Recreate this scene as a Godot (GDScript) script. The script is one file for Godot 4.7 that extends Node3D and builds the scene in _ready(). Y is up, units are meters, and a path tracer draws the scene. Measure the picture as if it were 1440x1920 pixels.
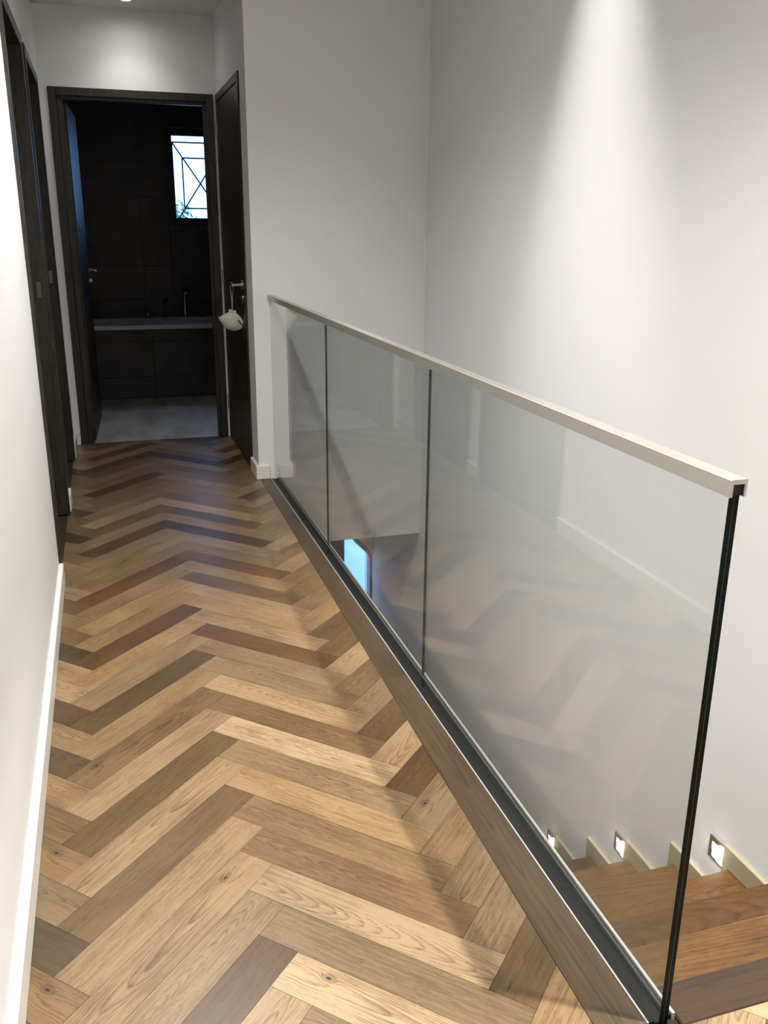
extends Node3D

# ------------------------------------------------------------------ measures (metres)
const XL := -0.252      # left wall face
const XR := 0.751       # right face of the far passage
const ZE := -5.873      # end wall with the bathroom doorway
const ZS := -4.755      # stairwell back wall
const XW := 1.711       # stairwell right wall
const CEIL := 2.52
const WELL := 3.3
const GX := 0.842       # centre of the glass
const NZ := -1.085      # landing nosing
const GOING := 0.2536
const RISE := 0.18
const PW := 0.0920      # plank width
const PL := 0.5437      # plank length
const LOW := -2.7       # ground floor level

var rng := RandomNumberGenerator.new()
var M := {}
var taken := {}

# ------------------------------------------------------------------ naming
func numbered(called: String) -> String:
	if not taken.has(called):
		taken[called] = 0
		return called
	taken[called] += 1
	return "%s_%03d" % [called, taken[called]]

func tag(o: Node, label: String, category: String, group := "", kind := "") -> Node:
	o.set_meta("label", label)
	o.set_meta("category", category)
	if group != "":
		o.set_meta("group", group)
	if kind != "":
		o.set_meta("kind", kind)
	return o

func thing(called: String, label: String, category: String, at := Vector3.ZERO, group := "", kind := "") -> Node3D:
	var o := Node3D.new()
	o.name = numbered(called)
	add_child(o, true)
	o.position = at
	tag(o, label, category, group, kind)
	return o

func obj(called: String, st: SurfaceTool, m: Material, parent: Node = null) -> MeshInstance3D:
	var o := MeshInstance3D.new()
	o.name = numbered(called) if parent == null else called
	o.mesh = st.commit()
	o.material_override = m
	o.cast_shadow = GeometryInstance3D.SHADOW_CASTING_SETTING_ON
	(self if parent == null else parent).add_child(o, true)
	return o

# ------------------------------------------------------------------ shapes
func begin() -> SurfaceTool:
	var st := SurfaceTool.new()
	st.begin(Mesh.PRIMITIVE_TRIANGLES)
	return st

func tri(st: SurfaceTool, p: Array, n: Vector3, uv: Array = []) -> void:
	var order := [0, 1, 2]
	if (p[1] - p[0]).cross(p[2] - p[0]).dot(n) > 0.0:
		order = [0, 2, 1]
	for i in order:
		st.set_normal(n)
		st.set_uv(uv[i] if uv.size() > 0 else Vector2(p[i].x + p[i].z, p[i].y))
		st.add_vertex(p[i])

func quad(st: SurfaceTool, a: Vector3, b: Vector3, c: Vector3, d: Vector3, n: Vector3, uv: Array = []) -> void:
	if uv.size() > 0:
		tri(st, [a, b, c], n, [uv[0], uv[1], uv[2]])
		tri(st, [a, c, d], n, [uv[0], uv[2], uv[3]])
	else:
		tri(st, [a, b, c], n)
		tri(st, [a, c, d], n)

# box from lo to hi with chamfered edges; grain >= 0 gives wood UVs from the atlas row
func box(st: SurfaceTool, lo: Vector3, hi: Vector3, ch := 0.0, grain := -1, row := 0, ulen := 0.55) -> void:
	var c := (lo + hi) * 0.5
	var h := (hi - lo) * 0.5
	ch = minf(ch, minf(h.x, minf(h.y, h.z)) * 0.9)
	var uvf := func(p: Vector3, ax: int) -> Vector2:
		if grain < 0:
			return Vector2(p.z, p.y) if ax == 0 else (Vector2(p.x, p.z) if ax == 1 else Vector2(p.x, p.y))
		var o := 0
		for k in 3:
			if k != grain and k != ax:
				o = k
		var t := (p[o] - lo[o]) / maxf(hi[o] - lo[o], 0.0001)
		return Vector2((p[grain] - lo[grain]) / ulen + 0.02 * row, (row + 0.05 + 0.9 * t) / 12.0)
	for ax in 3:
		var u := (ax + 1) % 3
		var v := (ax + 2) % 3
		for s in [-1.0, 1.0]:
			var n := Vector3.ZERO
			n[ax] = s
			var q := []
			for e in [[-1, -1], [1, -1], [1, 1], [-1, 1]]:
				var p := c
				p[ax] += s * h[ax]
				p[u] += e[0] * (h[u] - ch)
				p[v] += e[1] * (h[v] - ch)
				q.append(p)
			quad(st, q[0], q[1], q[2], q[3], n, [uvf.call(q[0], ax), uvf.call(q[1], ax), uvf.call(q[2], ax), uvf.call(q[3], ax)])
	if ch <= 0.0:
		return
	for ax in 3:
		var u := (ax + 1) % 3
		var v := (ax + 2) % 3
		for e in [[-1, -1], [1, -1], [1, 1], [-1, 1]]:
			var n := Vector3.ZERO
			n[u] = e[0]
			n[v] = e[1]
			n = n.normalized()
			var q := []
			for w in [[1, -1], [0, -1], [0, 1], [1, 1]]:
				var p := c
				p[ax] += w[1] * (h[ax] - ch)
				p[u] += e[0] * (h[u] - (ch if w[0] == 0 else 0.0))
				p[v] += e[1] * (h[v] - (ch if w[0] == 1 else 0.0))
				q.append(p)
			quad(st, q[0], q[1], q[2], q[3], n, [uvf.call(q[0], u), uvf.call(q[1], u), uvf.call(q[2], u), uvf.call(q[3], u)])
	for sx in [-1, 1]:
		for sy in [-1, 1]:
			for sz in [-1, 1]:
				var s := Vector3(sx, sy, sz)
				var k := c + s * (h - Vector3.ONE * ch)
				tri(st, [k + Vector3(sx * ch, 0, 0), k + Vector3(0, sy * ch, 0), k + Vector3(0, 0, sz * ch)], s.normalized())

func bx(x0: float, y0: float, z0: float, x1: float, y1: float, z1: float, ch := 0.0, grain := -1, row := 0, ulen := 0.55) -> SurfaceTool:
	var st := begin()
	box(st, Vector3(x0, y0, z0), Vector3(x1, y1, z1), ch, grain, row, ulen)
	return st

# polygon in the (x, y) plane extruded from z0 to z1
func extrude(st: SurfaceTool, poly: PackedVector2Array, z0: float, z1: float) -> void:
	if Geometry2D.is_polygon_clockwise(poly):
		poly.reverse()
	var t := Geometry2D.triangulate_polygon(poly)
	for i in range(0, t.size(), 3):
		for z in [[z0, -1.0], [z1, 1.0]]:
			var p := []
			for k in 3:
				p.append(Vector3(poly[t[i + k]].x, poly[t[i + k]].y, z[0]))
			tri(st, p, Vector3(0, 0, z[1]))
	# which way is outwards: test with the polygon's area sign
	var area := 0.0
	for i in poly.size():
		area += poly[i].cross(poly[(i + 1) % poly.size()])
	for i in poly.size():
		var a := poly[i]
		var b := poly[(i + 1) % poly.size()]
		var d := (b - a).normalized()
		var n := Vector3(d.y, -d.x, 0) * signf(area)
		quad(st, Vector3(a.x, a.y, z0), Vector3(b.x, b.y, z0), Vector3(b.x, b.y, z1), Vector3(a.x, a.y, z1), n)

# band between two outlines of equal length (x, y), extruded z0..z1
func ring(st: SurfaceTool, inner: Array, outer: Array, z0: float, z1: float) -> void:
	var count := inner.size()
	var mid := Vector2.ZERO
	for p in inner:
		mid += p / count
	for i in count:
		var j := (i + 1) % count
		var a: Vector2 = inner[i]
		var b: Vector2 = inner[j]
		var c: Vector2 = outer[j]
		var d: Vector2 = outer[i]
		for z in [[z0, -1.0], [z1, 1.0]]:
			quad(st, Vector3(a.x, a.y, z[0]), Vector3(b.x, b.y, z[0]), Vector3(c.x, c.y, z[0]), Vector3(d.x, d.y, z[0]), Vector3(0, 0, z[1]))
		for e in [[a, b, -1.0], [d, c, 1.0]]:
			var t: Vector2 = (e[1] - e[0])
			if t.length() < 0.0001:
				continue
			var n2 := Vector2(t.y, -t.x).normalized()
			if n2.dot((e[0] + e[1]) * 0.5 - mid) < 0.0:
				n2 = -n2
			var n: Vector3 = Vector3(n2.x, n2.y, 0) * e[2]
			quad(st, Vector3(e[0].x, e[0].y, z0), Vector3(e[1].x, e[1].y, z0), Vector3(e[1].x, e[1].y, z1), Vector3(e[0].x, e[0].y, z1), n)

# solid of revolution: profile of (radius, distance along axis) from at, along dir
func lathe(st: SurfaceTool, at: Vector3, dir: Vector3, profile: Array, seg := 20) -> void:
	var w := dir.normalized()
	var u := w.cross(Vector3(0.31, 0.87, 0.12)).normalized()
	var v := w.cross(u)
	for i in profile.size() - 1:
		var a: Vector2 = profile[i]
		var b: Vector2 = profile[i + 1]
		var d := b - a
		if d.length() < 1e-6:
			continue
		var pn := Vector2(d.y, -d.x).normalized()
		for k in seg:
			var t0 := TAU * k / seg
			var t1 := TAU * (k + 1) / seg
			var r0 := u * cos(t0) + v * sin(t0)
			var r1 := u * cos(t1) + v * sin(t1)
			var p := [at + r0 * a.x + w * a.y, at + r1 * a.x + w * a.y, at + r1 * b.x + w * b.y, at + r0 * b.x + w * b.y]
			var n0 := (r0 * pn.x + w * pn.y)
			var n1 := (r1 * pn.x + w * pn.y)
			var face := (n0 + n1).normalized()
			for f in [[0, 1, 2], [0, 2, 3]]:
				var q := [p[f[0]], p[f[1]], p[f[2]]]
				if (q[1] - q[0]).cross(q[2] - q[0]).length() < 1e-12:
					continue
				var nn := [n0, n1, n1, n0]
				var ord := [0, 1, 2]
				if (q[1] - q[0]).cross(q[2] - q[0]).dot(face) > 0.0:
					ord = [0, 2, 1]
				for m in ord:
					st.set_normal(nn[f[m]])
					st.set_uv(Vector2(float(k) / seg, p[f[m]].y))
					st.add_vertex(q[m])

func rod(st: SurfaceTool, a: Vector3, b: Vector3, r: float, seg := 14, r2 := -1.0) -> void:
	if r2 < 0.0:
		r2 = r
	var l := (b - a).length()
	var e := minf(r, r2) * 0.25
	lathe(st, a, b - a, [Vector2(0, 0), Vector2(r - e, 0), Vector2(r, e), Vector2(r2, l - e), Vector2(r2 - e, l), Vector2(0, l)], seg)

# ------------------------------------------------------------------ materials
func mat(c: Color, rough: float, metal := 0.0, spec := 0.5) -> StandardMaterial3D:
	var m := StandardMaterial3D.new()
	m.albedo_color = c
	m.roughness = rough
	m.metallic = metal
	m.metallic_specular = spec
	return m

func plaster(c: Color) -> StandardMaterial3D:
	var m := mat(c, 0.85, 0.0, 0.35)
	var n := FastNoiseLite.new()
	n.seed = 5
	n.frequency = 0.035
	n.fractal_octaves = 4
	var t := NoiseTexture2D.new()
	t.width = 256
	t.height = 256
	t.seamless = true
	t.as_normal_map = true
	t.bump_strength = 1.2
	t.noise = n
	m.normal_enabled = true
	m.normal_texture = t
	m.normal_scale = 0.12
	m.uv1_triplanar = true
	m.uv1_world_triplanar = true
	m.uv1_scale = Vector3.ONE * 2.2
	return m

# twelve different oak boards, one above the other in one texture
func oak_atlas() -> ImageTexture:
	var w := 1024
	var rh := 128
	var rows := 12
	var low := FastNoiseLite.new()
	low.seed = 11
	low.frequency = 0.006
	low.fractal_octaves = 3
	var fine := FastNoiseLite.new()
	fine.seed = 23
	fine.frequency = 0.05
	fine.fractal_octaves = 2
	var data := PackedByteArray()
	data.resize(w * rh * rows * 3)
	var r := RandomNumberGenerator.new()
	r.seed = 71
	for row in rows:
		var depth := r.randf_range(0.006, 0.07)      # distance of the heart below the board
		var tilt := r.randf_range(0.02, 0.09) * (1.0 if row % 2 == 0 else -1.0)
		var off := r.randf_range(-0.018, 0.018)
		var spacing := r.randf_range(0.0017, 0.0030)
		var streak := r.randf_range(0.06, 0.14)
		var contrast := r.randf_range(0.20, 0.40)
		var knots := []
		if row == 4:
			knots.append([r.randf_range(0.06, 0.48), r.randf_range(-0.03, 0.03), r.randf_range(0.0025, 0.0045)])
		for y in rh:
			var v := (float(y) / rh - 0.5) * 0.092
			var base := ((row * rh + y) * w) * 3
			for x in w:
				var u := float(x) / w * 0.55
				var n1 := low.get_noise_3d(x * 0.30, y * 0.9, row * 97.0)
				var dv := v - off + n1 * 0.006
				var dd := depth + tilt * u + n1 * 0.0035
				var knot := 0.0
				for k in knots:
					var kx: float = (u - k[0]) / 2.2
					var ky: float = v - k[1]
					var kd: float = sqrt(kx * kx + ky * ky) / k[2]
					if kd < 6.0:
						dd += exp(-kd * kd * 0.25) * 0.010
						knot = maxf(knot, clampf(1.35 - kd, 0.0, 1.0))
						knot = maxf(knot, 0.28 * clampf(1.0 - absf(kd - 1.9) * 0.9, 0.0, 1.0))
				var rad := sqrt(dv * dv + dd * dd * 0.55) / spacing
				var f := rad - floorf(rad)
				var ringv := f * f * f if f < 0.86 else (1.0 - f) / 0.14 * 0.636
				var n2 := fine.get_noise_2d(x * 0.22, (row * rh + y) * 3.4)
				var pore := clampf(fine.get_noise_2d(x * 0.45 + 500.0, (row * rh + y) * 7.5) - 0.30, 0.0, 1.0) * (0.35 + ringv)
				var n3 := fine.get_noise_2d(x * 0.045 + 900.0, (row * rh + y) * 1.5)
				var g := 0.97 - contrast * ringv - pore * 0.8 + n2 * streak + n3 * 0.13 + n1 * 0.18
				g *= 1.0 - 0.80 * knot
				g = clampf(g, 0.05, 1.0)
				var i := base + x * 3
				data[i] = int(255.0 * clampf(pow(g, 0.88), 0.0, 1.0))
				data[i + 1] = int(255.0 * g)
				data[i + 2] = int(255.0 * clampf(pow(g, 1.16), 0.0, 1.0))
	return ImageTexture.create_from_image(Image.create_from_data(w, rh * rows, false, Image.FORMAT_RGB8, data))

func wood(tex: Texture2D, c: Color, rough: float, spec := 0.5) -> StandardMaterial3D:
	var m := mat(c, rough, 0.0, spec)
	m.albedo_texture = tex
	m.uv1_scale = Vector3.ONE
	return m

func dark_wood() -> StandardMaterial3D:
	var n := FastNoiseLite.new()
	n.seed = 41
	n.frequency = 0.02
	n.fractal_octaves = 5
	var g := Gradient.new()
	g.offsets = PackedFloat32Array([0.0, 0.42, 0.6, 1.0])
	g.colors = PackedColorArray([Color(0.55, 0.55, 0.55), Color(0.80, 0.80, 0.80), Color(0.92, 0.92, 0.92), Color(1, 1, 1)])
	var t := NoiseTexture2D.new()
	t.width = 512
	t.height = 512
	t.seamless = true
	t.noise = n
	t.color_ramp = g
	var m := mat(Color(0.205, 0.19, 0.165), 0.42, 0.0, 0.5)
	m.albedo_texture = t
	m.uv1_triplanar = true
	m.uv1_scale = Vector3(7.0, 0.55, 7.0)
	return m

func stone(c: Color, scale: float, rough: float) -> StandardMaterial3D:
	var n := FastNoiseLite.new()
	n.seed = 77
	n.frequency = 0.008
	n.fractal_octaves = 5
	var g := Gradient.new()
	g.offsets = PackedFloat32Array([0.0, 0.5, 1.0])
	g.colors = PackedColorArray([Color(0.72, 0.72, 0.72), Color(0.87, 0.87, 0.87), Color(1, 1, 1)])
	var t := NoiseTexture2D.new()
	t.width = 512
	t.height = 512
	t.seamless = true
	t.noise = n
	t.color_ramp = g
	var m := mat(c, rough, 0.0, 0.5)
	m.albedo_texture = t
	m.uv1_triplanar = true
	m.uv1_world_triplanar = true
	m.uv1_scale = Vector3(scale, scale, scale * 0.4)
	return m

func pane(c: Color, a: float) -> StandardMaterial3D:
	var m := mat(Color(c.r, c.g, c.b, a), 0.0, 0.0, 0.5)
	m.transparency = BaseMaterial3D.TRANSPARENCY_ALPHA
	return m

func glow(c: Color, e: float) -> StandardMaterial3D:
	var m := mat(Color(0.9, 0.9, 0.9), 0.5)
	m.emission_enabled = true
	m.emission = c
	m.emission_energy_multiplier = e
	return m

func make_materials() -> void:
	M.wall = plaster(Color(0.912, 0.916, 0.924))
	M.white = mat(Color(0.91, 0.905, 0.885), 0.38)          # skirting paint
	M.beige = mat(Color(0.66, 0.62, 0.52), 0.5)             # primed skirting on the stairs
	M.ceiling = plaster(Color(0.89, 0.885, 0.875))
	M.dark = dark_wood()
	M.alu = mat(Color(0.80, 0.785, 0.75), 0.38, 0.85)
	M.track = mat(Color(0.82, 0.81, 0.785), 0.4, 0.4)
	M.steel = mat(Color(0.74, 0.73, 0.71), 0.26, 1.0)
	M.rubber = mat(Color(0.075, 0.08, 0.08), 0.45)
	M.black = mat(Color(0.03, 0.032, 0.034), 0.5)
	M.glass = pane(Color(0.30, 0.40, 0.36), 0.12)
	M.edge = mat(Color(0.022, 0.06, 0.055), 0.3, 0.0, 0.25)
	M.film = mat(Color(0.17, 0.22, 0.23), 0.3)
	M.window_glass = pane(Color(0.5, 0.55, 0.55), 0.04)
	M.frame = mat(Color(0.05, 0.05, 0.055), 0.4)
	M.grey_frame = mat(Color(0.22, 0.22, 0.23), 0.4)
	M.tile_dark = stone(Color(0.20, 0.20, 0.21), 0.8, 0.4)
	M.tile_floor = stone(Color(0.76, 0.76, 0.735), 0.9, 0.5)
	M.grout = mat(Color(0.80, 0.79, 0.76), 0.9)
	M.grout_dark = mat(Color(0.07, 0.07, 0.075), 0.9)
	M.enamel = mat(Color(0.85, 0.85, 0.85), 0.2)
	M.mask = mat(Color(0.80, 0.79, 0.74), 0.9)
	M.strap = mat(Color(0.66, 0.65, 0.60), 0.8)
	M.concrete = mat(Color(0.62, 0.61, 0.60), 0.9)
	M.subfloor = mat(Color(0.16, 0.12, 0.09), 0.9)
	M.paving = mat(Color(0.90, 0.90, 0.88), 0.9)
	M.leaf = mat(Color(0.32, 0.44, 0.24), 0.6)
	M.bark = mat(Color(0.30, 0.25, 0.20), 0.9)
	M.lamp = glow(Color(1.0, 0.93, 0.82), 6.0)
	M.step_lamp = glow(Color(1.0, 0.97, 0.91), 1.25)
	M.lamp_ring = mat(Color(0.86, 0.85, 0.83), 0.4)
	var atlas := oak_atlas()
	M.atlas = atlas
	var tones := [Color(0.635, 0.545, 0.425), Color(0.555, 0.465, 0.35), Color(0.515, 0.42, 0.298), Color(0.495, 0.412, 0.305), Color(0.432, 0.342, 0.235), Color(0.348, 0.258, 0.164), Color(0.335, 0.266, 0.17)]
	M.oak = []
	for t in tones:
		for k in [0.90, 1.0, 1.09]:
			M.oak.append(wood(atlas, Color(t.r * k, t.g * k, t.b * k), 0.36))
	M.strip = wood(atlas, Color(0.335, 0.275, 0.198), 0.4)
	M.nosing = wood(atlas, Color(0.262, 0.19, 0.122), 0.42)
	M.tread = [wood(atlas, Color(0.42, 0.297, 0.157), 0.4), wood(atlas, Color(0.355, 0.245, 0.132), 0.4)]

# ------------------------------------------------------------------ camera, sky, lamps
func setup() -> void:
	var cam := Camera3D.new()
	cam.name = "camera"
	cam.fov = 60.216
	cam.near = 0.05
	cam.far = 200.0
	cam.transform = Transform3D(Basis(Vector3(0.95537887, 0.0087092, 0.29525474), Vector3(0.08212697, 0.95232129, -0.29383553), Vector3(-0.28373645, 0.30497263, 0.90911238)), Vector3(0, 1.33698, 0))
	add_child(cam)
	cam.current = true
	var sm := ProceduralSkyMaterial.new()
	sm.sky_top_color = Color(0.44, 0.67, 1.0)
	sm.sky_horizon_color = Color(0.48, 0.71, 1.0)
	sm.ground_horizon_color = Color(0.48, 0.71, 1.0)
	sm.ground_bottom_color = Color(0.62, 0.68, 0.74)
	sm.sun_angle_max = 0.0
	var sky := Sky.new()
	sky.sky_material = sm
	var e := Environment.new()
	e.background_mode = Environment.BG_SKY
	e.sky = sky
	e.background_energy_multiplier = 7.0
	e.ambient_light_source = Environment.AMBIENT_SOURCE_SKY
	e.tonemap_mode = Environment.TONE_MAPPER_LINEAR
	e.tonemap_exposure = 0.95
	e.sdfgi_enabled = true
	e.ssao_enabled = true
	e.ssil_enabled = true
	var we := WorldEnvironment.new()
	we.name = "world_environment"
	we.environment = e
	add_child(we)

func downlight(x: float, y: float, z: float, energy: float, half: float, label: String, spill := 0.0) -> void:
	var t := thing("ceiling_downlight", label, "downlight", Vector3(x, y, z), "recessed ceiling downlights")
	var st := begin()
	lathe(st, Vector3.ZERO, Vector3.DOWN, [Vector2(0.027, -0.002), Vector2(0.030, 0.003), Vector2(0.041, 0.004), Vector2(0.045, 0.001), Vector2(0.045, -0.004)], 32)
	obj("trim_ring", st, M.lamp_ring, t)
	st = begin()
	lathe(st, Vector3.ZERO, Vector3.DOWN, [Vector2(0.0, -0.002), Vector2(0.0, 0.0015), Vector2(0.026, 0.0005), Vector2(0.0275, -0.002)], 24)
	obj("lamp_lens", st, M.lamp, t)
	var l := SpotLight3D.new()
	l.name = "lamp_light"
	l.position = Vector3(0, -0.008, 0)
	l.rotation.x = -PI / 2
	l.light_energy = energy
	l.light_color = Color(1.0, 0.986, 0.955)
	l.spot_range = 12.0
	l.spot_attenuation = 2.0
	l.spot_angle = half
	l.spot_angle_attenuation = 1.0
	l.light_size = 0.028
	l.shadow_enabled = true
	t.add_child(l)
	if spill > 0.0:          # the wide stray light round the main beam of the same lamp
		var w: SpotLight3D = l.duplicate()
		w.name = "lamp_spill"
		w.light_energy = spill
		w.spot_angle = 88.0
		t.add_child(w)

func lamps() -> void:
	downlight(0.249, CEIL, -5.625, 0.34, 56.0, "recessed ceiling downlight close above the bathroom doorway", 0.14)
	downlight(0.25, CEIL, -3.05, 4.9, 71.0, "recessed ceiling downlight in the passage ceiling, second from the bathroom", 0.12)
	downlight(0.25, CEIL, -1.55, 4.1, 74.0, "recessed ceiling downlight in the passage ceiling near the stair head")
	downlight(1.41, WELL, -3.0, 11.0, 19.5, "recessed ceiling downlight high over the stairwell, washing the right wall")
	downlight(1.42, WELL, -0.65, 22.5, 48.0, "recessed ceiling downlight high over the head of the stairs")

# ------------------------------------------------------------------ room shell
func wall(called: String, label: String, boxes: Array, m: Material = null) -> Node3D:
	var st := begin()
	for b in boxes:
		box(st, Vector3(b[0], b[1], b[2]), Vector3(b[3], b[4], b[5]))
	var o := obj(called, st, M.wall if m == null else m)
	tag(o, label, "wall", "", "structure")
	return o

const D1N := -3.465
const D1F := -4.402
const D2N := -4.563
const D2F := -5.50
const DH := 2.10
const RDN := -4.957   # right door frame, near outer edge
const RDF := -5.862
const EDL := -0.211   # end doorway frame outer edges
const EDR := 0.729

func shell() -> void:
	var i := 0.045
	wall("wall_left", "long white plaster wall on the left with two dark doors in it", [
		[XL - 0.2, -0.05, D1N, XL, CEIL, 1.5], [XL - 0.2, DH - 0.01, D1F, XL, CEIL, D1N], [XL - 0.2, -0.05, D2N, XL, CEIL, D1F],
		[XL - 0.2, DH - 0.01, D2F, XL, CEIL, D2N], [XL - 0.2, -0.05, ZE - 0.1, XL, CEIL, D2F]])
	wall("wall_end", "white plaster wall round the bathroom doorway, lit from above by a downlight", [
		[XL, -0.05, ZE - 0.1, EDL + 0.01, CEIL, ZE], [EDR - 0.01, -0.05, ZE - 0.1, XR, CEIL, ZE], [EDL + 0.01, DH - 0.01, ZE - 0.1, EDR - 0.01, CEIL, ZE]])
	wall("wall_passage", "short white passage wall holding the closed dark door", [
		[XR, -0.41, RDN, XR + 0.12, CEIL + 0.1, ZS - 0.12], [XR, DH - 0.01, RDF, XR + 0.12, CEIL + 0.1, RDN], [XR, -0.41, ZE - 0.1, XR + 0.12, CEIL + 0.1, RDF], [XR + 0.075, -0.41, RDF, XR + 0.12, DH, RDN]])
	wall("wall_back", "grey white plaster wall at the back of the stairwell, its end beside the closed door", [[XR, -0.41, ZS - 0.12, XW, WELL, ZS]])
	wall("wall_right", "tall white stairwell wall with a bright scallop of light", [[XW, LOW, -5.75, XW + 0.15, WELL + 0.1, 1.5]])
	wall("wall_front", "white plaster wall behind the viewer across the landing", [[XL - 0.2, -0.05, 1.5, XW + 0.15, WELL + 0.1, 1.65]])
	var c := begin()
	box(c, Vector3(XL - 0.2, CEIL, ZE - 0.1), Vector3(0.9, CEIL + 0.1, 1.5))
	box(c, Vector3(0.9, CEIL, ZS - 0.12), Vector3(0.98, WELL, 1.5))
	box(c, Vector3(0.9, WELL, ZS - 0.12), Vector3(XW, WELL + 0.1, 1.5))
	tag(obj("ceiling", c, M.ceiling), "white plaster ceiling over passage and stairwell", "ceiling", "", "structure")
	# storey below the stairwell
	wall("wall_lower", "wall under the landing edge along the stair", [[GX - 0.06, LOW, -5.75, GX + 0.03, -0.02, NZ + 0.0]])
	var lo := begin()
	box(lo, Vector3(GX - 0.06, LOW - 0.1, -5.75), Vector3(XW, LOW, -0.2))
	tag(obj("floor_lower", lo, M.concrete), "ground floor far below at the foot of the stairs", "floor", "", "structure")
	var sl := begin()
	box(sl, Vector3(GX + 0.03, -0.41, -5.75), Vector3(XW, -0.3, ZS - 0.12))
	tag(obj("ceiling_lower", sl, M.ceiling), "underside of the floor slab beyond the stairwell", "ceiling", "", "structure")

func baseboard(called: String, label: String, pts: Array, h := 0.079, ends := 0.003) -> void:
	# pts: list of boxes x0,z0,x1,z1
	var st := begin()
	for p in pts:
		box(st, Vector3(p[0], 0.0, p[1]), Vector3(p[2], h, p[3]), ends)
	tag(obj(called, st, M.white), label, "skirting board", "", "structure")

func skirtings() -> void:
	var t := 0.017
	baseboard("baseboard_left", "white skirting board along the near left wall up to the first dark door", [[XL, D1N + 0.001, XL + t, 1.5]])
	baseboard("baseboard_left", "short white skirting piece between the two dark doors on the left", [[XL, D2N + 0.001, XL + t, D1F - 0.001]])
	baseboard("baseboard_left", "short white skirting piece between the second dark left door and the end wall", [[XL, ZE, XL + t, D2F - 0.001]])
	baseboard("baseboard_end", "sliver of white skirting left of the bathroom doorway", [[XL + t, ZE, EDL - 0.001, ZE + t]])
	baseboard("baseboard_end", "sliver of white skirting between the bathroom doorway and the closed right door", [[EDR + 0.001, ZE, XR, ZE + t * 0.6]])
	baseboard("baseboard_back", "white skirting wrapped round the wall end beside the glass balustrade", [[XR - 0.016, ZS, GX - 0.029, ZS + 0.016], [XR - 0.016, RDN + 0.001, XR, ZS]])

# ------------------------------------------------------------------ herringbone floor
func floor_edge(z: float) -> float:      # inner edge of the border strip, which tapers a little
	return lerpf(0.722, 0.756, clampf((z - NZ) / (ZS - NZ), 0.0, 1.0))

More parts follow.
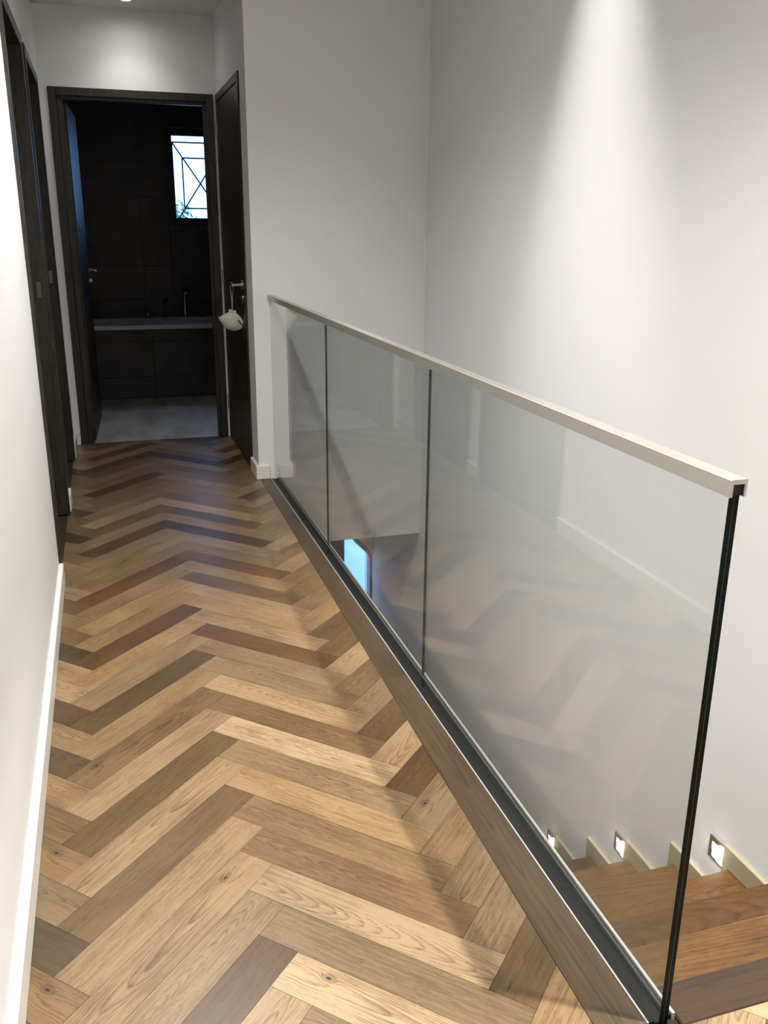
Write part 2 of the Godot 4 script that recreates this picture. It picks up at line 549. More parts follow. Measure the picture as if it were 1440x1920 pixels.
func herringbone() -> void:
	var root := thing("floor", "oak herringbone parquet floor of the landing and passage", "floor", Vector3.ZERO, "", "structure")
	var st := begin()
	box(st, Vector3(XL - 0.2, -0.30, ZE), Vector3(GX - 0.06, -0.0065, 1.5))
	box(st, Vector3(GX - 0.06, -0.30, NZ + 0.03), Vector3(XW, -0.0065, 1.5))
	obj("subfloor", st, M.subfloor, root)
	var zn := 1.49
	var area := PackedVector2Array([Vector2(XL, zn), Vector2(XL, ZE + 0.0), Vector2(EDL + 0.02, ZE), Vector2(EDL + 0.02, ZE - 0.018), Vector2(EDR - 0.02, ZE - 0.018), Vector2(EDR - 0.02, ZE), Vector2(XR, ZE), Vector2(XR, ZS + 0.002),
		Vector2(floor_edge(ZS), ZS + 0.002), Vector2(0.7215, -0.996), Vector2(XW, -0.996), Vector2(XW, zn)])
	# tones of the boards of the middle chevron as the photograph shows them
	var right_tone := {0: 0, 1: 3, 2: 0, 3: 2, -1: 4, -2: 2, -3: 2, -4: 3, -5: 0, -6: 4, -7: 1, -8: 1, -9: 1, -10: 5, -11: 1, -12: 2, -13: 1, -14: 4, -15: 2, -16: 5, -17: 2, -18: 1, -19: 5, -20: 2, -21: 4, -22: 1}
	var left_tone := {0: 1, 1: 5, 2: 1, -1: 3, -2: 3, -3: 4, -4: 1, -5: 6, -6: 1, -7: 4, -8: 2, -9: 6, -10: 1, -11: 2, -12: 5, -13: 2, -14: 2, -15: 1, -16: 5, -17: 2, -18: 1, -19: 3, -20: 5, -21: 1, -22: 4, -23: 0}
	var a := Vector2(1, 1) / sqrt(2.0)
	var b := Vector2(-1, 1) / sqrt(2.0)
	var gap := 0.0004
	var rest := begin()
	var made := 0
	var kz := PW * sqrt(2.0)
	for col in [-1, 0, 1, 2]:
		for k in range(-40, 30):
			var o: Vector2 = Vector2(0.2565, -1.6165 + kz * k) + Vector2(col * PL * sqrt(2.0), 0)
			for side in 2:
				var from := o if side == 0 else o + b * PW
				var du := a if side == 0 else b
				var dv := b if side == 0 else a
				var p := PackedVector2Array()
				for e in [[gap, gap], [PL - gap, gap], [PL - gap, PW - gap], [gap, PW - gap]]:
					p.append(from + du * e[0] + dv * e[1])
				var row := rng.randi() % 12
				var tone: int = [0, 1, 1, 2, 2, 2, 3, 3, 4, 4, 5, 6][rng.randi() % 12]
				if col == 1 and side == 1:
					tone = {1: 2, 0: 6, -1: 1, -2: 3, -3: 2, -4: 1, -5: 5, -6: 1, -7: 4, -8: 1, -9: 2, -10: 1, -11: 4}.get(k, tone)
				if col == -1 and side == 0:
					tone = {0: 4, -1: 4, -2: 6, -3: 3, -4: 4, -5: 4, -6: 2, -7: 6, -8: 2, -9: 5, -10: 1, -11: 2, -12: 6, -13: 4, -14: 1}.get(k, tone)
				if col == 0:
					tone = (right_tone if side == 0 else left_tone).get(k, tone)
				var up := rng.randf_range(-0.00022, 0.00022)
				var flip := rng.randf() < 0.5
				for poly in Geometry2D.intersect_polygons(p, area):
					if Geometry2D.is_polygon_clockwise(poly):
						poly.reverse()
					var tris := Geometry2D.triangulate_polygon(poly)
					if tris.is_empty():
						continue
					var uv := []
					var lowest := 99.0
					for q in poly:
						var s: float = (q - from).dot(du) / 0.55
						var t: float = (q - from).dot(dv) / PW
						lowest = minf(lowest, q.y)
						uv.append(Vector2(1.0 - s if flip else s, (row + 0.04 + 0.92 * t) / 12.0))
					var s2 := begin()
					for i in range(0, tris.size(), 3):
						var q := []
						var w := []
						for j in 3:
							q.append(Vector3(poly[tris[i + j]].x, up, poly[tris[i + j]].y))
							w.append(uv[tris[i + j]])
						tri(s2, q, Vector3.UP, w)
					for i in poly.size():
						var j := (i + 1) % poly.size()
						var d := (poly[j] - poly[i]).normalized()
						var n := Vector3(d.y, 0, -d.x)
						var mid := (poly[i] + poly[j]) * 0.5
						if Geometry2D.is_point_in_polygon(mid + Vector2(n.x, n.z) * 0.0005, poly):
							n = -n
						quad(s2, Vector3(poly[i].x, up, poly[i].y), Vector3(poly[j].x, up, poly[j].y), Vector3(poly[j].x, -0.0062, poly[j].y), Vector3(poly[i].x, -0.0062, poly[i].y), n, [uv[i], uv[j], uv[j], uv[i]])
					if lowest < -0.55 and made < 298:
						obj("plank", s2, M.oak[tone * 3 + rng.randi() % 3], root)
						made += 1
					else:
						rest.append_from(s2.commit(), 0, Transform3D.IDENTITY)
	var r := obj("plank_field", rest, M.oak[7], root)
	r.set_meta("kind", "stuff")
	# border boards beside the balustrade
	var tr := thing("trim_1", "grey brown oak border board along the foot of the glass balustrade", "floor border", Vector3.ZERO, "", "structure")
	var cut := [ZS + 0.002, -3.62, -2.36, NZ + 0.09]
	for i in 3:
		var z0: float = cut[i]
		var z1: float = cut[i + 1]
		var s3 := begin()
		var x1 := GX - 0.0285
		var q := [Vector2(floor_edge(z0) + 0.0008, z0 + 0.0004), Vector2(x1, z0 + 0.0004), Vector2(x1, z1 - 0.0004), Vector2(floor_edge(z1) + 0.0008, z1 - 0.0004)]
		var ww := []
		for c in [[0.0, 0.0], [0.0, 1.0], [1.0, 1.0], [1.0, 0.0]]:
			ww.append(Vector2(c[0] * 0.97 + 0.01, ([4, 9, 6][i] + 0.05 + 0.9 * c[1]) / 12.0))
		quad(s3, Vector3(q[0].x, 0.0006, q[0].y), Vector3(q[1].x, 0.0006, q[1].y), Vector3(q[2].x, 0.0006, q[2].y), Vector3(q[3].x, 0.0006, q[3].y), Vector3.UP, ww)
		for j in 4:
			var g: Vector2 = q[j]
			var h: Vector2 = q[(j + 1) % 4]
			var d := (h - g).normalized()
			quad(s3, Vector3(g.x, 0.0006, g.y), Vector3(h.x, 0.0006, h.y), Vector3(h.x, -0.0065, h.y), Vector3(g.x, -0.0065, g.y), Vector3(d.y, 0, -d.x))
		obj("board", s3, M.strip, tr)
	var nose := thing("trim_2", "red brown oak nosing board at the head of the stairs", "stair nosing", Vector3.ZERO, "", "structure")
	obj("board", bx(GX + 0.032, -0.04, NZ - 0.0, XW - 0.001, 0.0012, -0.9965, 0.003, 0, 3, 0.9), M.nosing, nose)
	obj("board", bx(0.7225, -0.0065, NZ + 0.0905, GX + 0.032, 0.0008, -0.9745, 0.0006, 0, 5, 0.5), M.nosing, nose)

# ------------------------------------------------------------------ balustrade
func balustrade() -> void:
	var t := thing("glass_balustrade", "frameless glass balustrade with square metal handrail along the landing edge", "balustrade", Vector3(GX, 0, 0))
	var zs := [ZS + 0.002, -3.503, -2.281, -1.010]
	for i in 3:
		var z0: float = zs[i] + 0.002
		var z1: float = zs[i + 1] - 0.002
		var g := obj("glass_panel", bx(-0.0035, -0.02, z0, 0.0035, 0.990, z1), M.glass, t)
		if i == 2:
			var st := begin()
			box(st, Vector3(-0.0081, -0.004, z1 + 0.0002), Vector3(-0.0008, 0.990, z1 + 0.0024))
			box(st, Vector3(0.0008, -0.004, z1 + 0.0002), Vector3(0.0081, 0.990, z1 + 0.0024))
			obj("glass_edge", st, M.edge, g)
			obj("interlayer", bx(-0.0008, -0.004, z1 + 0.0002, 0.0008, 0.990, z1 + 0.0022), M.film, g)
		else:
			obj("joint_seal", bx(-0.0036, -0.004, z1 + 0.0003, 0.0036, 0.990, z1 + 0.0037), M.black, g)
	# handrail: an upside-down U
	var zr := ZS + 0.003
	var st := begin()
	var w := 0.0140
	var ty := 1.003
	var by := 0.977
	extrude(st, PackedVector2Array([Vector2(-w, by), Vector2(-w + 0.0045, by), Vector2(-w + 0.0045, ty - 0.007), Vector2(w - 0.0045, ty - 0.007), Vector2(w - 0.0045, by), Vector2(w, by), Vector2(w, ty - 0.001), Vector2(w - 0.001, ty), Vector2(-w + 0.001, ty), Vector2(-w, ty - 0.001)]), zr, -1.003)
	obj("handrail", st, M.alu, t).set_meta("label", "square channel handrail of pale brushed metal")
	obj("rail_gasket", bx(-0.0094, 0.9785, zr + 0.001, 0.0094, 0.9958, -1.0062), M.black, t)
	# base channel
	st = begin()
	extrude(st, PackedVector2Array([Vector2(-0.027, -0.055), Vector2(0.0295, -0.055), Vector2(0.0295, 0.008), Vector2(0.029, 0.0085), Vector2(0.0235, 0.0085), Vector2(0.023, 0.006), Vector2(0.023, -0.045), Vector2(-0.0235, -0.045), Vector2(-0.0235, 0.002), Vector2(-0.024, 0.0025), Vector2(-0.0265, 0.0025), Vector2(-0.027, 0.002)]), zr, -1.018)
	var ch := obj("base_channel", st, M.track, t)
	st = begin()
	extrude(st, PackedVector2Array([Vector2(-0.0234, -0.04), Vector2(-0.0105, -0.04), Vector2(-0.0105, -0.004), Vector2(-0.0125, 0.0), Vector2(-0.0225, 0.0005), Vector2(-0.0234, 0.0)]), zr + 0.002, -1.019)
	obj("gasket", st, M.rubber, ch)
	st = begin()
	extrude(st, PackedVector2Array([Vector2(0.0229, -0.04), Vector2(0.0105, -0.04), Vector2(0.0105, -0.002), Vector2(0.0125, 0.003), Vector2(0.0215, 0.004), Vector2(0.0229, 0.003)]), zr + 0.002, -1.021)
	obj("gasket", st, M.rubber, ch)
	obj("setting_strip", bx(-0.0103, -0.044, zr + 0.002, 0.0103, -0.0045, -1.019), M.black, ch)

# ------------------------------------------------------------------ stairs
func stairs() -> void:
	var t := thing("staircase", "oak staircase going down beside the stairwell wall", "staircase", Vector3(0, 0, 0))
	var x0 := GX + 0.032
	for k in range(1, 15):
		var y := -RISE * k
		var zb := NZ - GOING * (k - 1)
		var zf := NZ - GOING * k
		obj("tread", bx(x0, y - 0.04, zf, XW - 0.001, y, zb - 0.002, 0.004, 0, [2, 8, 1, 4, 10, 7, 3, 0, 5, 9, 11, 6, 2, 8][k - 1], 0.92), M.tread[1 if k % 4 == 2 else 0], t)
		obj("riser", bx(x0, y + 0.0005, zb + 0.002, XW - 0.001, y + RISE - 0.0405, zb + 0.018, 0.0, 0, (k * 5) % 12, 0.92), M.tread[0], t)
	var s := thing("baseboard_right", "stepped beige skirting climbing the stairwell wall along the treads", "skirting board", Vector3.ZERO, "", "structure")
	for k in range(1, 14):
		var y := -RISE * k
		var zb := NZ - GOING * (k - 1)
		var zf := NZ - GOING * k
		var st := begin()
		box(st, Vector3(XW - 0.013, y + 0.0005, zf - 0.026), Vector3(XW, y + 0.072, zb - 0.027), 0.002)
		box(st, Vector3(XW - 0.013, y - RISE + 0.0725, zf - 0.026), Vector3(XW, y + 0.0005, zf - 0.0005), 0.002)
		obj("skirting_piece", st, M.beige, s)
	var names := ["square step light on the stairwell wall nearest the head of the stairs", "square step light in the middle of the three on the stairwell wall", "square step light farthest down, just above the edge of the base channel"]
	for i in 3:
		var cz := -1.906 - 0.507 * i
		var cy := -0.523 - 0.364 * i
		var o := thing("step_light", names[i], "step light", Vector3(XW, cy, cz), "square step lights beside the stairs")
		var st := begin()
		var n := 0.0395
		var m := 0.027
		for b in [[-n, m - 0.004, n, n], [-n, -n, n, -m - 0.004], [-n, -m - 0.004, -m + 0.004, m - 0.004], [m + 0.002, -m - 0.004, n, m - 0.004]]:
			box(st, Vector3(-0.008, b[1], b[0]), Vector3(0, b[3], b[2]), 0.0015)
		obj("cover_plate", st, M.steel, o)
		obj("lamp_lens", bx(-0.005, -m - 0.004, -m + 0.004, -0.001, m - 0.004, m + 0.002, 0.001), M.step_lamp, o)
		var l := OmniLight3D.new()
		l.name = "lamp_light"
		l.position = Vector3(-0.02, -0.004, 0)
		l.light_energy = 0.006
		l.light_color = Color(1, 0.95, 0.86)
		l.light_size = 0.02
		l.omni_range = 6.0
		l.omni_attenuation = 2.0
		l.shadow_enabled = true
		o.add_child(l)

# ------------------------------------------------------------------ doors
func lever(parent: Node, at: Vector3, out: Vector3, along: Vector3, keyhole := true) -> void:
	var st := begin()
	lathe(st, at, out, [Vector2(0, 0), Vector2(0.026, 0), Vector2(0.026, 0.006), Vector2(0.0245, 0.008), Vector2(0.0, 0.008)], 24)
	rod(st, at + out * 0.006, at + out * 0.056, 0.0095)
	rod(st, at + out * 0.0535 - along * 0.010, at + out * 0.0535 + along * 0.128, 0.0095)
	obj("lever_handle", st, M.steel, parent)
	if keyhole:
		st = begin()
		lathe(st, at + Vector3(0, -0.072, 0), out, [Vector2(0, 0), Vector2(0.026, 0), Vector2(0.026, 0.006), Vector2(0.0245, 0.008), Vector2(0.0, 0.008)], 24)
		box(st, at + Vector3(0, -0.084, 0) + out * 0.008 - Vector3(0.003, 0, 0.003), at + Vector3(0, -0.060, 0) + out * 0.016 + Vector3(0.003, 0, 0.003), 0.001)
		obj("keyhole_rose", st, M.steel, parent)

func hinge(parent: Node, at: Vector3, flat: Vector3) -> void:
	var st := begin()
	rod(st, at - Vector3(0, 0.045, 0), at + Vector3(0, 0.045, 0), 0.007)
	box(st, at - flat.abs() * 0.012 - Vector3(0.0015, 0.04, 0.0015), at + flat.abs() * 0.012 + Vector3(0.0015, 0.04, 0.0015))
	obj("hinge", st, M.steel, parent)

func doors() -> void:
	var f := 0.045
	# doorway to the bathroom, its door standing open against the left side
	var d := thing("door_1", "dark wooden doorway to the bathroom, its door swung open inwards", "door", Vector3.ZERO, "", "structure")
	var zf := ZE + 0.010
	var zb := ZE - 0.108
	for s in [[EDL, EDL + f, EDL + 0.081], [EDR, EDR - f, EDR - 0.063]]:
		var st := begin()
		box(st, Vector3(minf(s[0], s[1]), 0, zb), Vector3(maxf(s[0], s[1]), DH, zf), 0.003)
		box(st, Vector3(minf(s[1], s[2]), 0, ZE - 0.050), Vector3(maxf(s[1], s[2]), DH - 0.054, ZE - 0.012), 0.002)
		obj("jamb", st, M.dark, d)
	var sth := begin()
	box(sth, Vector3(EDL + f + 0.0005, DH - f, zb), Vector3(EDR - f - 0.0005, DH, zf), 0.003)
	box(sth, Vector3(EDL + f + 0.0005, DH - f - 0.018, ZE - 0.050), Vector3(EDR - f - 0.0005, DH - f + 0.001, ZE - 0.012), 0.002)
	obj("head_jamb", sth, M.dark, d)
	var lf := obj("door_leaf", bx(-0.04, 0.008, -0.81, 0.0, DH - f - 0.02, 0.0, 0.002), M.dark, d)
	lf.position = Vector3(-0.118, 0, -5.965)
	lf.rotation_degrees.y = -2.6
	lever(lf, Vector3(0, 1.05, -0.75), Vector3(1, 0, 0), Vector3(0, 0, 1))
	for y in [1.90, 1.08, 0.13]:
		hinge(lf, Vector3(-0.016, y, 0.010), Vector3(0, 0, 1))
	# closed door on the right
	var r := thing("door_2", "closed dark wooden door on the right with a steel lever handle", "door", Vector3.ZERO, "", "structure")
	var x0 := XR - 0.010
	var x1 := XR + 0.075
	for s in [[RDN - f, RDN], [RDF, RDF + f]]:
		obj("jamb", bx(x0, 0, s[0], x1, DH, s[1], 0.003), M.dark, r)
	obj("head_jamb", bx(x0, DH - f, RDF + f + 0.0005, x1, DH, RDN - f - 0.0005, 0.003), M.dark, r)
	var l2 := obj("door_leaf", bx(XR - 0.008, 0.006, RDF + f + 0.003, XR + 0.032, DH - f - 0.005, RDN - f - 0.003, 0.002), M.dark, r)
	lever(l2, Vector3(XR - 0.008, 1.035, -5.062), Vector3(-1, 0, 0), Vector3(0, 0, -1))
	for y in [1.90, 1.04, 0.25]:
		hinge(l2, Vector3(XR - 0.014, y, RDF + f + 0.0015), Vector3(0, 0, 1))
	# two dark doors in the left wall
	var labels := ["first dark wooden door in the left wall, nearest the viewer", "second dark wooden door in the left wall, next to the end wall"]
	var k := 0
	for z in [[D1N, D1F], [D2N, D2F]]:
		var o := thing("door_%d" % (3 + k), labels[k], "door", Vector3.ZERO, "", "structure")
		for s in [[z[0] - f, z[0], -1.0], [z[1], z[1] + f, 1.0]]:
			var st := begin()
			box(st, Vector3(XL - 0.202, 0, s[0]), Vector3(XL + 0.012, DH, s[1]), 0.003)
			var e: float = s[0] if s[2] < 0 else s[1]
			box(st, Vector3(XL - 0.13, 0, minf(e, e + s[2] * 0.016)), Vector3(XL - 0.055, DH - f, maxf(e, e + s[2] * 0.016)), 0.002)
			obj("jamb", st, M.dark, o)
		obj("head_jamb", bx(XL - 0.202, DH - f, z[1] + f + 0.0005, XL + 0.012, DH, z[0] - f - 0.0005, 0.003), M.dark, o)
		obj("door_leaf", bx(XL - 0.185, 0.006, z[1] + f + 0.003, XL - 0.135, DH - f - 0.004, z[0] - f - 0.003, 0.002), M.dark, o)
		obj("strike_plate", bx(XL - 0.030, 1.03, z[1] + f - 0.001, XL - 0.012, 1.10, z[1] + f + 0.0012), M.steel, o)
		k += 1

func dust_mask() -> void:
	var t := thing("dust_mask", "white cup dust mask hanging from the lever handle of the closed right door", "mask", Vector3(0.692, 0.78, -5.10))
	var out := [Vector2(-0.091, 0.074), Vector2(-0.063, 0.089), Vector2(-0.027, 0.106), Vector2(0.018, 0.099), Vector2(0.035, 0.084), Vector2(0.047, 0.065), Vector2(0.052, 0.045), Vector2(0.052, 0.033), Vector2(0.045, 0.02), Vector2(0.029, 0.008), Vector2(0.009, 0.002), Vector2(-0.012, 0.003), Vector2(-0.034, 0.008), Vector2(-0.052, 0.017), Vector2(-0.062, 0.03), Vector2(-0.078, 0.053)]
	var ax := Vector3(0.94, 0, 0.34).normalized()
	var nn := Vector3(-ax.z, 0, ax.x)
	var c := Vector2(-0.008, 0.052)
	var rings := 7
	var st := begin()
	st.set_smooth_group(1)
	var at := func(i: int, s: float, back: float) -> Vector3:
		var q: Vector2 = c + (out[i % out.size()] - c) * s
		var bulge := 0.042 * sqrt(maxf(0.0, 1.0 - s * s * 0.98)) - 0.006 - 0.012 * absf(q.x + 0.01) / 0.09
		return ax * q.x + Vector3(0, q.y, 0) + nn * (bulge - back)
	for i in out.size():
		for r in rings:
			var s0 := float(r) / rings
			var s1 := float(r + 1) / rings
			for b in [0.0, 0.003]:
				var p := [at.call(i, s0, b), at.call(i + 1, s0, b), at.call(i + 1, s1, b), at.call(i, s1, b)]
				var order := [0, 2, 1, 0, 3, 2]
				var g: Vector3 = (p[2] - p[0]).cross(p[3] - p[0])
				var want: Vector3 = nn if b == 0.0 else -nn
				if g.dot(want) < 0.0:
					order = [0, 1, 2, 0, 2, 3]
				for m in order:
					st.add_vertex(p[m])
		var e := [at.call(i, 1.0, 0.0), at.call(i + 1, 1.0, 0.0), at.call(i + 1, 1.0, 0.003), at.call(i, 1.0, 0.003)]
		for m in [0, 1, 2, 0, 2, 3]:
			st.add_vertex(e[m])
	st.generate_normals()
	obj("cup", st, M.mask, t)
	st = begin()
	var tabs := [Vector2(-0.025, 0.098), Vector2(-0.024, 0.120), Vector2(-0.009, 0.121), Vector2(-0.006, 0.115), Vector2(0.016, 0.116), Vector2(0.018, 0.094)]
	for i in range(tabs.size() - 1):
		var a: Vector2 = tabs[i]
		var b: Vector2 = tabs[i + 1]
		for z in [0.001, 0.004]:
			quad(st, ax * a.x + Vector3(0, a.y, 0) + nn * z, ax * b.x + Vector3(0, b.y, 0) + nn * z, ax * (b.x * 0.9) + Vector3(0, 0.090, 0) + nn * z, ax * (a.x * 0.9) + Vector3(0, 0.090, 0) + nn * z, nn if z > 0.002 else -nn)
		quad(st, ax * a.x + Vector3(0, a.y, 0) + nn * 0.001, ax * b.x + Vector3(0, b.y, 0) + nn * 0.001, ax * b.x + Vector3(0, b.y, 0) + nn * 0.004, ax * a.x + Vector3(0, a.y, 0) + nn * 0.004, Vector3.UP)
	obj("nose_tab", st, M.mask, t)
	# straps over the lever
	var lv := Vector3(0.697, 1.035, -5.165) - Vector3(0.692, 0.78, -5.10)
	for s in [[-1.0, -0.009, 0.0], [1.0, 0.010, 0.012]]:
		st = begin()
		var p0: Vector3 = ax * -0.004 + Vector3(0, 0.118, 0) + nn * 0.004
		var p1: Vector3 = lv + Vector3(s[1], -0.004, s[2])
		var pts := []
		for i in 7:
			var u := i / 6.0
			pts.append(p0.lerp(p1, u) + Vector3(-s[0] * 0.002 * sin(u * PI), 0, 0))
		pts.append(lv + Vector3(0.0, 0.0105, s[2] * 0.5))
		for i in pts.size() - 1:
			rod(st, pts[i], pts[i + 1], 0.0022, 8)
		obj("strap", st, M.strap, t)
	st = begin()
	rod(st, ax * 0.030 + Vector3(0, 0.064, 0) + nn * 0.026, ax * 0.051 + Vector3(0, 0.034, 0) + nn * 0.003, 0.0028, 8)
	rod(st, ax * 0.051 + Vector3(0, 0.034, 0) + nn * 0.003, ax * 0.050 + Vector3(0, 0.0, 0) + nn * 0.012, 0.0022, 8)
	obj("clip_strap", st, M.black, t).set_meta("label", "black strap at the right side of the mask")

# ------------------------------------------------------------------ bathroom
const BL := -0.75
const BR := 1.75
const BB := -8.15
const BF := -5.973

func bathroom() -> void:
	var w := [0.655, 1.10, 1.415, 2.073]   # visible daylight opening, x0 x1 y0 y1
	var e := 0.062
	var wx0: float = w[0] - e
	var wx1: float = w[1] + e
	var wy0: float = w[2] - e
	var wy1: float = w[3] + e
	var back := thing("wall_bathroom", "dark tiled bathroom back wall behind the bathtub", "wall", Vector3.ZERO, "", "structure")
	var st := begin()
	for b in [[BL, wx0, -0.05, CEIL], [wx1, BR, -0.05, CEIL], [wx0, wx1, -0.05, wy0], [wx0, wx1, wy1, CEIL]]:
		box(st, Vector3(b[0], b[2], BB - 0.2), Vector3(b[1], b[3], BB - 0.008))
	obj("backing", st, M.grout_dark, back)
	for zone in [[BL, wx0, 0.0, 2.5], [wx1, BR, 0.0, 2.5], [wx0, wx1, 0.0, wy0], [wx0, wx1, wy1, 2.5]]:
		for i in range(-2, 4):
			for j in range(1, 9):
				var x0 := maxf(zone[0], 0.352 + 0.6 * i) + 0.001
				var x1 := minf(zone[1], 0.352 + 0.6 * (i + 1)) - 0.001
				var y0 := maxf(zone[2], 0.178 + 0.28 * j) + 0.001
				var y1 := minf(zone[3], 0.178 + 0.28 * (j + 1)) - 0.001
				if x1 - x0 > 0.02 and y1 - y0 > 0.02:
					obj("wall_tile", bx(x0, y0, BB - 0.008, x1, y1, BB, 0.001), M.tile_dark, back)
	wall("wall_bathroom_left", "dark bathroom side wall behind the open door", [[BL - 0.15, -0.05, BB - 0.2, BL, CEIL, BF]], M.tile_dark)
	wall("wall_bathroom_right", "dark bathroom side wall to the right of the bathtub", [[BR, -0.05, BB - 0.2, BR + 0.15, CEIL, BF]], M.tile_dark)
	wall("wall_bathroom_front", "bathroom side of the doorway wall", [[BL - 0.15, -0.05, BF, XL - 0.0, CEIL, BF + 0.1], [XR, -0.05, BF, BR + 0.15, CEIL, BF + 0.1]], M.tile_dark)
	var c := begin()
	box(c, Vector3(BL - 0.15, CEIL, BB - 0.2), Vector3(BR + 0.15, CEIL + 0.1, BF + 0.1))
	tag(obj("ceiling_bathroom", c, M.tile_dark), "dark ceiling of the unlit bathroom", "ceiling", "", "structure")
	# floor of large grey tiles
	var fl := thing("floor_bathroom", "bathroom floor of large grey stone tiles with pale joints", "floor", Vector3.ZERO, "", "structure")
	obj("grout_bed", bx(BL, -0.3, BB, BR, -0.0015, ZE - 0.019), M.grout, fl)
	for i in range(-2, 3):
		var x0 := maxf(BL, 0.366 + 0.6 * i) + 0.002
		var x1 := minf(BR, 0.366 + 0.6 * (i + 1)) - 0.002
		if x1 - x0 > 0.02:
			var zcut := [ZE - 0.019, -7.085, BB]
			for j in 2:
				obj("floor_tile", bx(x0, -0.0014, zcut[j + 1] + 0.0005, x1, 0.0, zcut[j] - 0.0005, 0.0006), M.tile_floor, fl)
	# bathtub with tiled front
	var tub := thing("bathtub", "built-in bathtub with pale rim and dark tiled front under the window", "bathtub", Vector3(0, 0, 0))
	obj("front_backing", bx(BL, 0.002, -7.60, BR, 0.553, -7.441), M.grout_dark, tub)
	for i in range(-2, 3):
		for y in [[0.004, 0.178], [0.178, 0.458], [0.458, 0.552]]:
			var x0 := maxf(BL, 0.352 + 0.6 * i) + 0.001
			var x1 := minf(BR, 0.352 + 0.6 * (i + 1)) - 0.001
			if x1 - x0 > 0.02:
				obj("front_tile", bx(x0, y[0] + 0.001, -7.441, x1, y[1] - 0.001, -7.432, 0.001), M.tile_dark, tub)
	st = begin()
	var tx0 := -0.45
	var tx1 := 1.45
	box(st, Vector3(BL, 0.554, -7.58), Vector3(BR, 0.590, -7.424), 0.004)
	box(st, Vector3(BL, 0.554, BB + 0.001), Vector3(BR, 0.590, -8.02), 0.004)
	box(st, Vector3(BL, 0.554, -8.02), Vector3(tx0, 0.590, -7.58))
	box(st, Vector3(tx1, 0.554, -8.02), Vector3(BR, 0.590, -7.58))
	obj("rim", st, M.enamel, tub)
	st = begin()   # basin: sloping sides and a floor
	var hi := [Vector3(tx0, 0.5535, -7.58), Vector3(tx1, 0.5535, -7.58), Vector3(tx1, 0.5535, -8.02), Vector3(tx0, 0.5535, -8.02)]
	var lo := [Vector3(tx0 + 0.2, 0.14, -7.64), Vector3(tx1 - 0.1, 0.14, -7.64), Vector3(tx1 - 0.1, 0.14, -7.96), Vector3(tx0 + 0.2, 0.14, -7.96)]
	for i in 4:
		var j := (i + 1) % 4
		var mid: Vector3 = (hi[i] + hi[j]) * 0.5
		var n: Vector3 = (hi[j] - hi[i]).cross(lo[i] - hi[i]).normalized()
		if n.dot(Vector3(0.5, 0.5, -7.8) - mid) < 0:
			n = -n
		quad(st, hi[i], hi[j], lo[j], lo[i], n)
	quad(st, lo[0], lo[1], lo[2], lo[3], Vector3.UP)
	obj("basin", st, M.enamel, tub)
	# deck mounted taps
	var ty := 0.590
	var tz := -8.085
	var h := thing("bath_tap", "short tap handle leftmost on the bathtub rim", "tap", Vector3(0.356, ty, tz))
	st = begin()
	lathe(st, Vector3.ZERO, Vector3.UP, [Vector2(0, 0), Vector2(0.024, 0), Vector2(0.024, 0.006), Vector2(0.015, 0.008), Vector2(0.015, 0.04), Vector2(0.0, 0.042)], 18)
	obj("body", st, M.steel, h)
	st = begin()
	rod(st, Vector3(0, 0.03, 0), Vector3(0.0, 0.036, 0.045), 0.004, 8)
	obj("lever", st, M.steel, h)
	h = thing("hand_shower", "hand shower standing on the bathtub rim beside the tall spout", "shower head", Vector3(0.505, ty, tz))
	st = begin()
	lathe(st, Vector3.ZERO, Vector3.UP, [Vector2(0, 0), Vector2(0.024, 0), Vector2(0.024, 0.006), Vector2(0.012, 0.01), Vector2(0.012, 0.03), Vector2(0, 0.03)], 18)
	obj("holder", st, M.steel, h)
	st = begin()
	rod(st, Vector3(0, 0.03, 0), Vector3(0.004, 0.115, 0.004), 0.009, 12, 0.011)
	rod(st, Vector3(-0.012, 0.115, 0.0), Vector3(0.03, 0.145, 0.012), 0.013, 12, 0.016)
	obj("shower_handle", st, M.steel, h)
	h = thing("bath_spout", "tall upright bath spout on the bathtub rim", "tap", Vector3(0.678, ty, tz))
	st = begin()
	lathe(st, Vector3.ZERO, Vector3.UP, [Vector2(0, 0), Vector2(0.026, 0), Vector2(0.026, 0.006), Vector2(0.016, 0.009), Vector2(0.016, 0.235), Vector2(0.014, 0.24), Vector2(0, 0.24)], 18)
	obj("column", st, M.steel, h)
	st = begin()
	rod(st, Vector3(0, 0.218, 0.01), Vector3(0, 0.212, 0.15), 0.013, 12)
	obj("spout", st, M.steel, h)
	h = thing("bath_tap", "short tap handle rightmost on the bathtub rim, beside the doorway edge", "tap", Vector3(0.828, ty, tz))
	st = begin()
	lathe(st, Vector3.ZERO, Vector3.UP, [Vector2(0, 0), Vector2(0.024, 0), Vector2(0.024, 0.006), Vector2(0.016, 0.008), Vector2(0.016, 0.055), Vector2(0.0, 0.057)], 18)
	obj("body", st, M.steel, h)
	st = begin()
	rod(st, Vector3(0, 0.046, 0), Vector3(0.004, 0.060, 0.05), 0.004, 8)
	obj("lever", st, M.steel, h)
	# window
	var win := thing("window_1", "dark framed bathroom window showing bright daylight", "window", Vector3.ZERO, "", "structure")
	st = begin()
	var inn := [Vector2(w[0], w[2]), Vector2(w[1], w[2]), Vector2(w[1], w[3]), Vector2(w[0], w[3])]
	var mdl := [Vector2(w[0] - 0.02, w[2] - 0.02), Vector2(w[1] + 0.02, w[2] - 0.02), Vector2(w[1] + 0.02, w[3] + 0.02), Vector2(w[0] - 0.02, w[3] + 0.02)]
	var outr := [Vector2(wx0, wy0), Vector2(wx1, wy0), Vector2(wx1, wy1), Vector2(wx0, wy1)]
	ring(st, inn, outr, BB - 0.10, BB - 0.05)
	obj("window_frame", st, M.frame, win)
	st = begin()
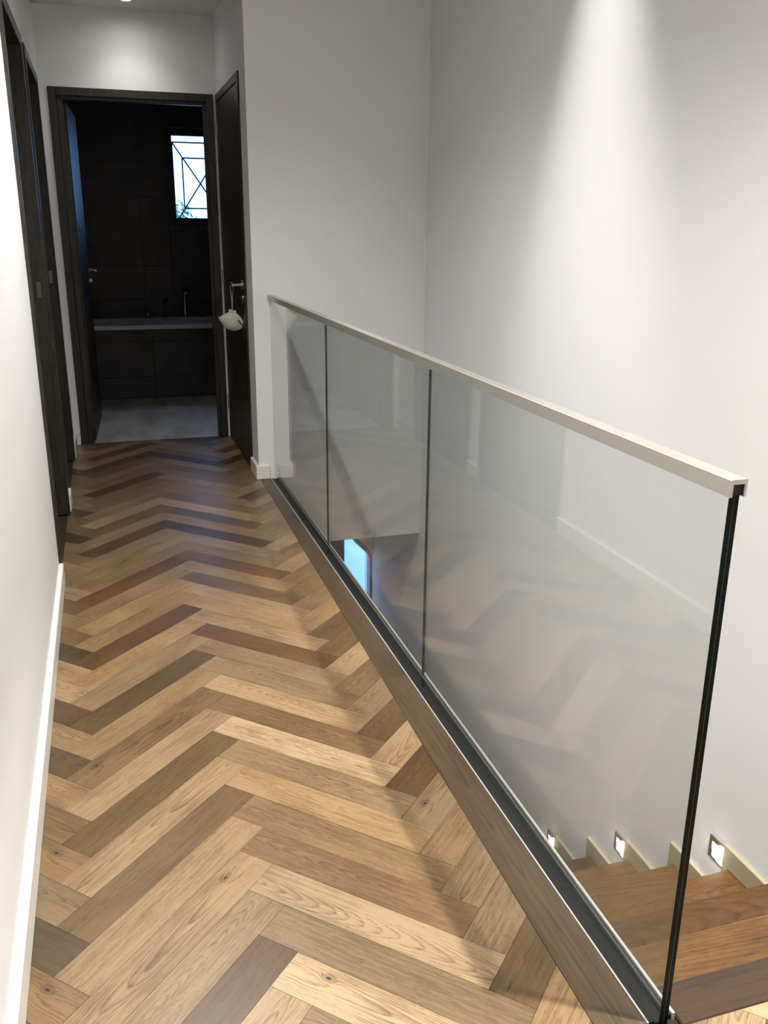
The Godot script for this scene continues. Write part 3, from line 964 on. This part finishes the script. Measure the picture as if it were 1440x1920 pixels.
	ring(st, [outr[0] + Vector2(0.004, 0.004), outr[1] + Vector2(-0.004, 0.004), outr[2] + Vector2(-0.004, -0.004), outr[3] + Vector2(0.004, -0.004)], outr, BB - 0.05, BB + 0.003)
	obj("reveal_trim", st, M.grey_frame, win)
	obj("pane", bx(w[0] - 0.004, w[2] - 0.004, BB - 0.086, w[1] + 0.004, w[3] + 0.004, BB - 0.080), M.window_glass, win)
	# wrought grille outside
	var g := thing("window_grille", "thin metal grille of crossed bars outside the bathroom window", "grille", Vector3.ZERO)
	var cx := 0.893
	var cy := 1.702
	var gz := BB - 0.19
	var ox := 0.226
	var oy := 0.330
	var ix := 0.146
	var iy := 0.206
	var segs := []
	for q in [[ox, oy], [ix, iy]]:
		segs += [[-q[0], q[1], q[0], q[1]], [-q[0], -q[1], q[0], -q[1]], [-q[0], -q[1], -q[0], q[1]], [q[0], -q[1], q[0], q[1]]]
	segs += [[-ox, oy, ox, -oy], [-ox, -oy, ox, oy]]
	for s in segs:
		st = begin()
		rod(st, Vector3(cx + s[0], cy + s[1], gz), Vector3(cx + s[2], cy + s[3], gz), 0.0065, 8)
		obj("bar", st, M.frame, g)

func outside() -> void:
	var go := obj("ground", bx(-14, LOW - 0.3, -40, 16, LOW - 0.12, -8.4), M.paving)
	tag(go, "pale paved ground outside the house", "ground", "", "structure")
	var t := thing("tree", "light green tree beyond the bathroom window", "tree", Vector3(1.05, LOW - 0.12, -15.4))
	var st := begin()
	rod(st, Vector3.ZERO, Vector3(0.05, 3.6, 0), 0.14, 12, 0.07)
	rod(st, Vector3(0.03, 2.6, 0), Vector3(0.5, 3.9, 0.2), 0.05, 8, 0.02)
	rod(st, Vector3(0.03, 2.8, 0), Vector3(-0.5, 4.1, -0.1), 0.05, 8, 0.02)
	obj("trunk", st, M.bark, t)
	st = begin()
	var r := RandomNumberGenerator.new()
	r.seed = 9
	for i in 2600:
		var d := Vector3(r.randfn(), r.randfn(), r.randfn()).normalized()
		var rad := 0.62 * pow(r.randf(), 0.4) * (0.85 + 0.15 * sin(d.x * 7.0 + d.y * 5.0))
		var p := Vector3(0.0, 4.02, 0) + Vector3(d.x, d.y * 0.98, d.z) * rad
		var n := (d + Vector3(r.randf_range(-1, 1), r.randf_range(-0.4, 1), r.randf_range(-1, 1)) * 0.8).normalized()
		var u := n.cross(Vector3(r.randf(), r.randf(), 0.3)).normalized()
		var v := n.cross(u)
		var l := r.randf_range(0.035, 0.06)
		quad(st, p - u * l, p + v * l * 0.45, p + u * l, p - v * l * 0.45, n)
	var cr := obj("crown", st, M.leaf, t)
	cr.set_meta("kind", "stuff")

# window of the storey below, seen through the glass under the slab edge
func lower_window() -> void:
	var z := -5.75
	var inner := [Vector2(1.505, -2.35), Vector2(1.697, -2.35), Vector2(1.697, -0.945), Vector2(1.675, -0.905), Vector2(1.628, -0.855), Vector2(1.588, -0.815), Vector2(1.556, -0.765), Vector2(1.535, -0.68), Vector2(1.505, -0.62)]
	var outer := [Vector2(1.40, -2.45), Vector2(1.7105, -2.45), Vector2(1.7105, -0.935), Vector2(1.692, -0.885), Vector2(1.648, -0.832), Vector2(1.610, -0.790), Vector2(1.58, -0.745), Vector2(1.555, -0.66), Vector2(1.40, -0.56)]
	var edge := [Vector2(0.90, LOW), Vector2(1.711, LOW), Vector2(1.711, -0.93), Vector2(1.711, -0.86), Vector2(1.711, -0.80), Vector2(1.711, -0.70), Vector2(1.711, -0.50), Vector2(1.711, -0.41), Vector2(0.90, -0.41)]
	var st := begin()
	ring(st, outer, edge, z - 0.2, z)
	box(st, Vector3(GX - 0.1, LOW, z - 0.2), Vector3(0.90, -0.41, z))
	tag(obj("wall_lower_end", st, M.wall), "ground floor end wall with a bright window, seen under the slab edge", "wall", "", "structure")
	var win := thing("window_2", "dark framed ground floor window with a slanted top corner, seen through the glass", "window", Vector3.ZERO, "", "structure")
	st = begin()
	ring(st, inner, outer, z - 0.10, z - 0.02)
	obj("window_frame", st, M.grey_frame, win)
	st = begin()
	var poly := PackedVector2Array()
	for p in inner:
		poly.append(p)
	extrude(st, poly, z - 0.066, z - 0.060)
	obj("pane", st, M.window_glass, win)

func _ready() -> void:
	rng.seed = 12
	setup()
	make_materials()
	lamps()
	shell()
	bathroom()
	lower_window()
	herringbone()
	skirtings()
	stairs()
	doors()
	balustrade()
	dust_mask()
	outside()
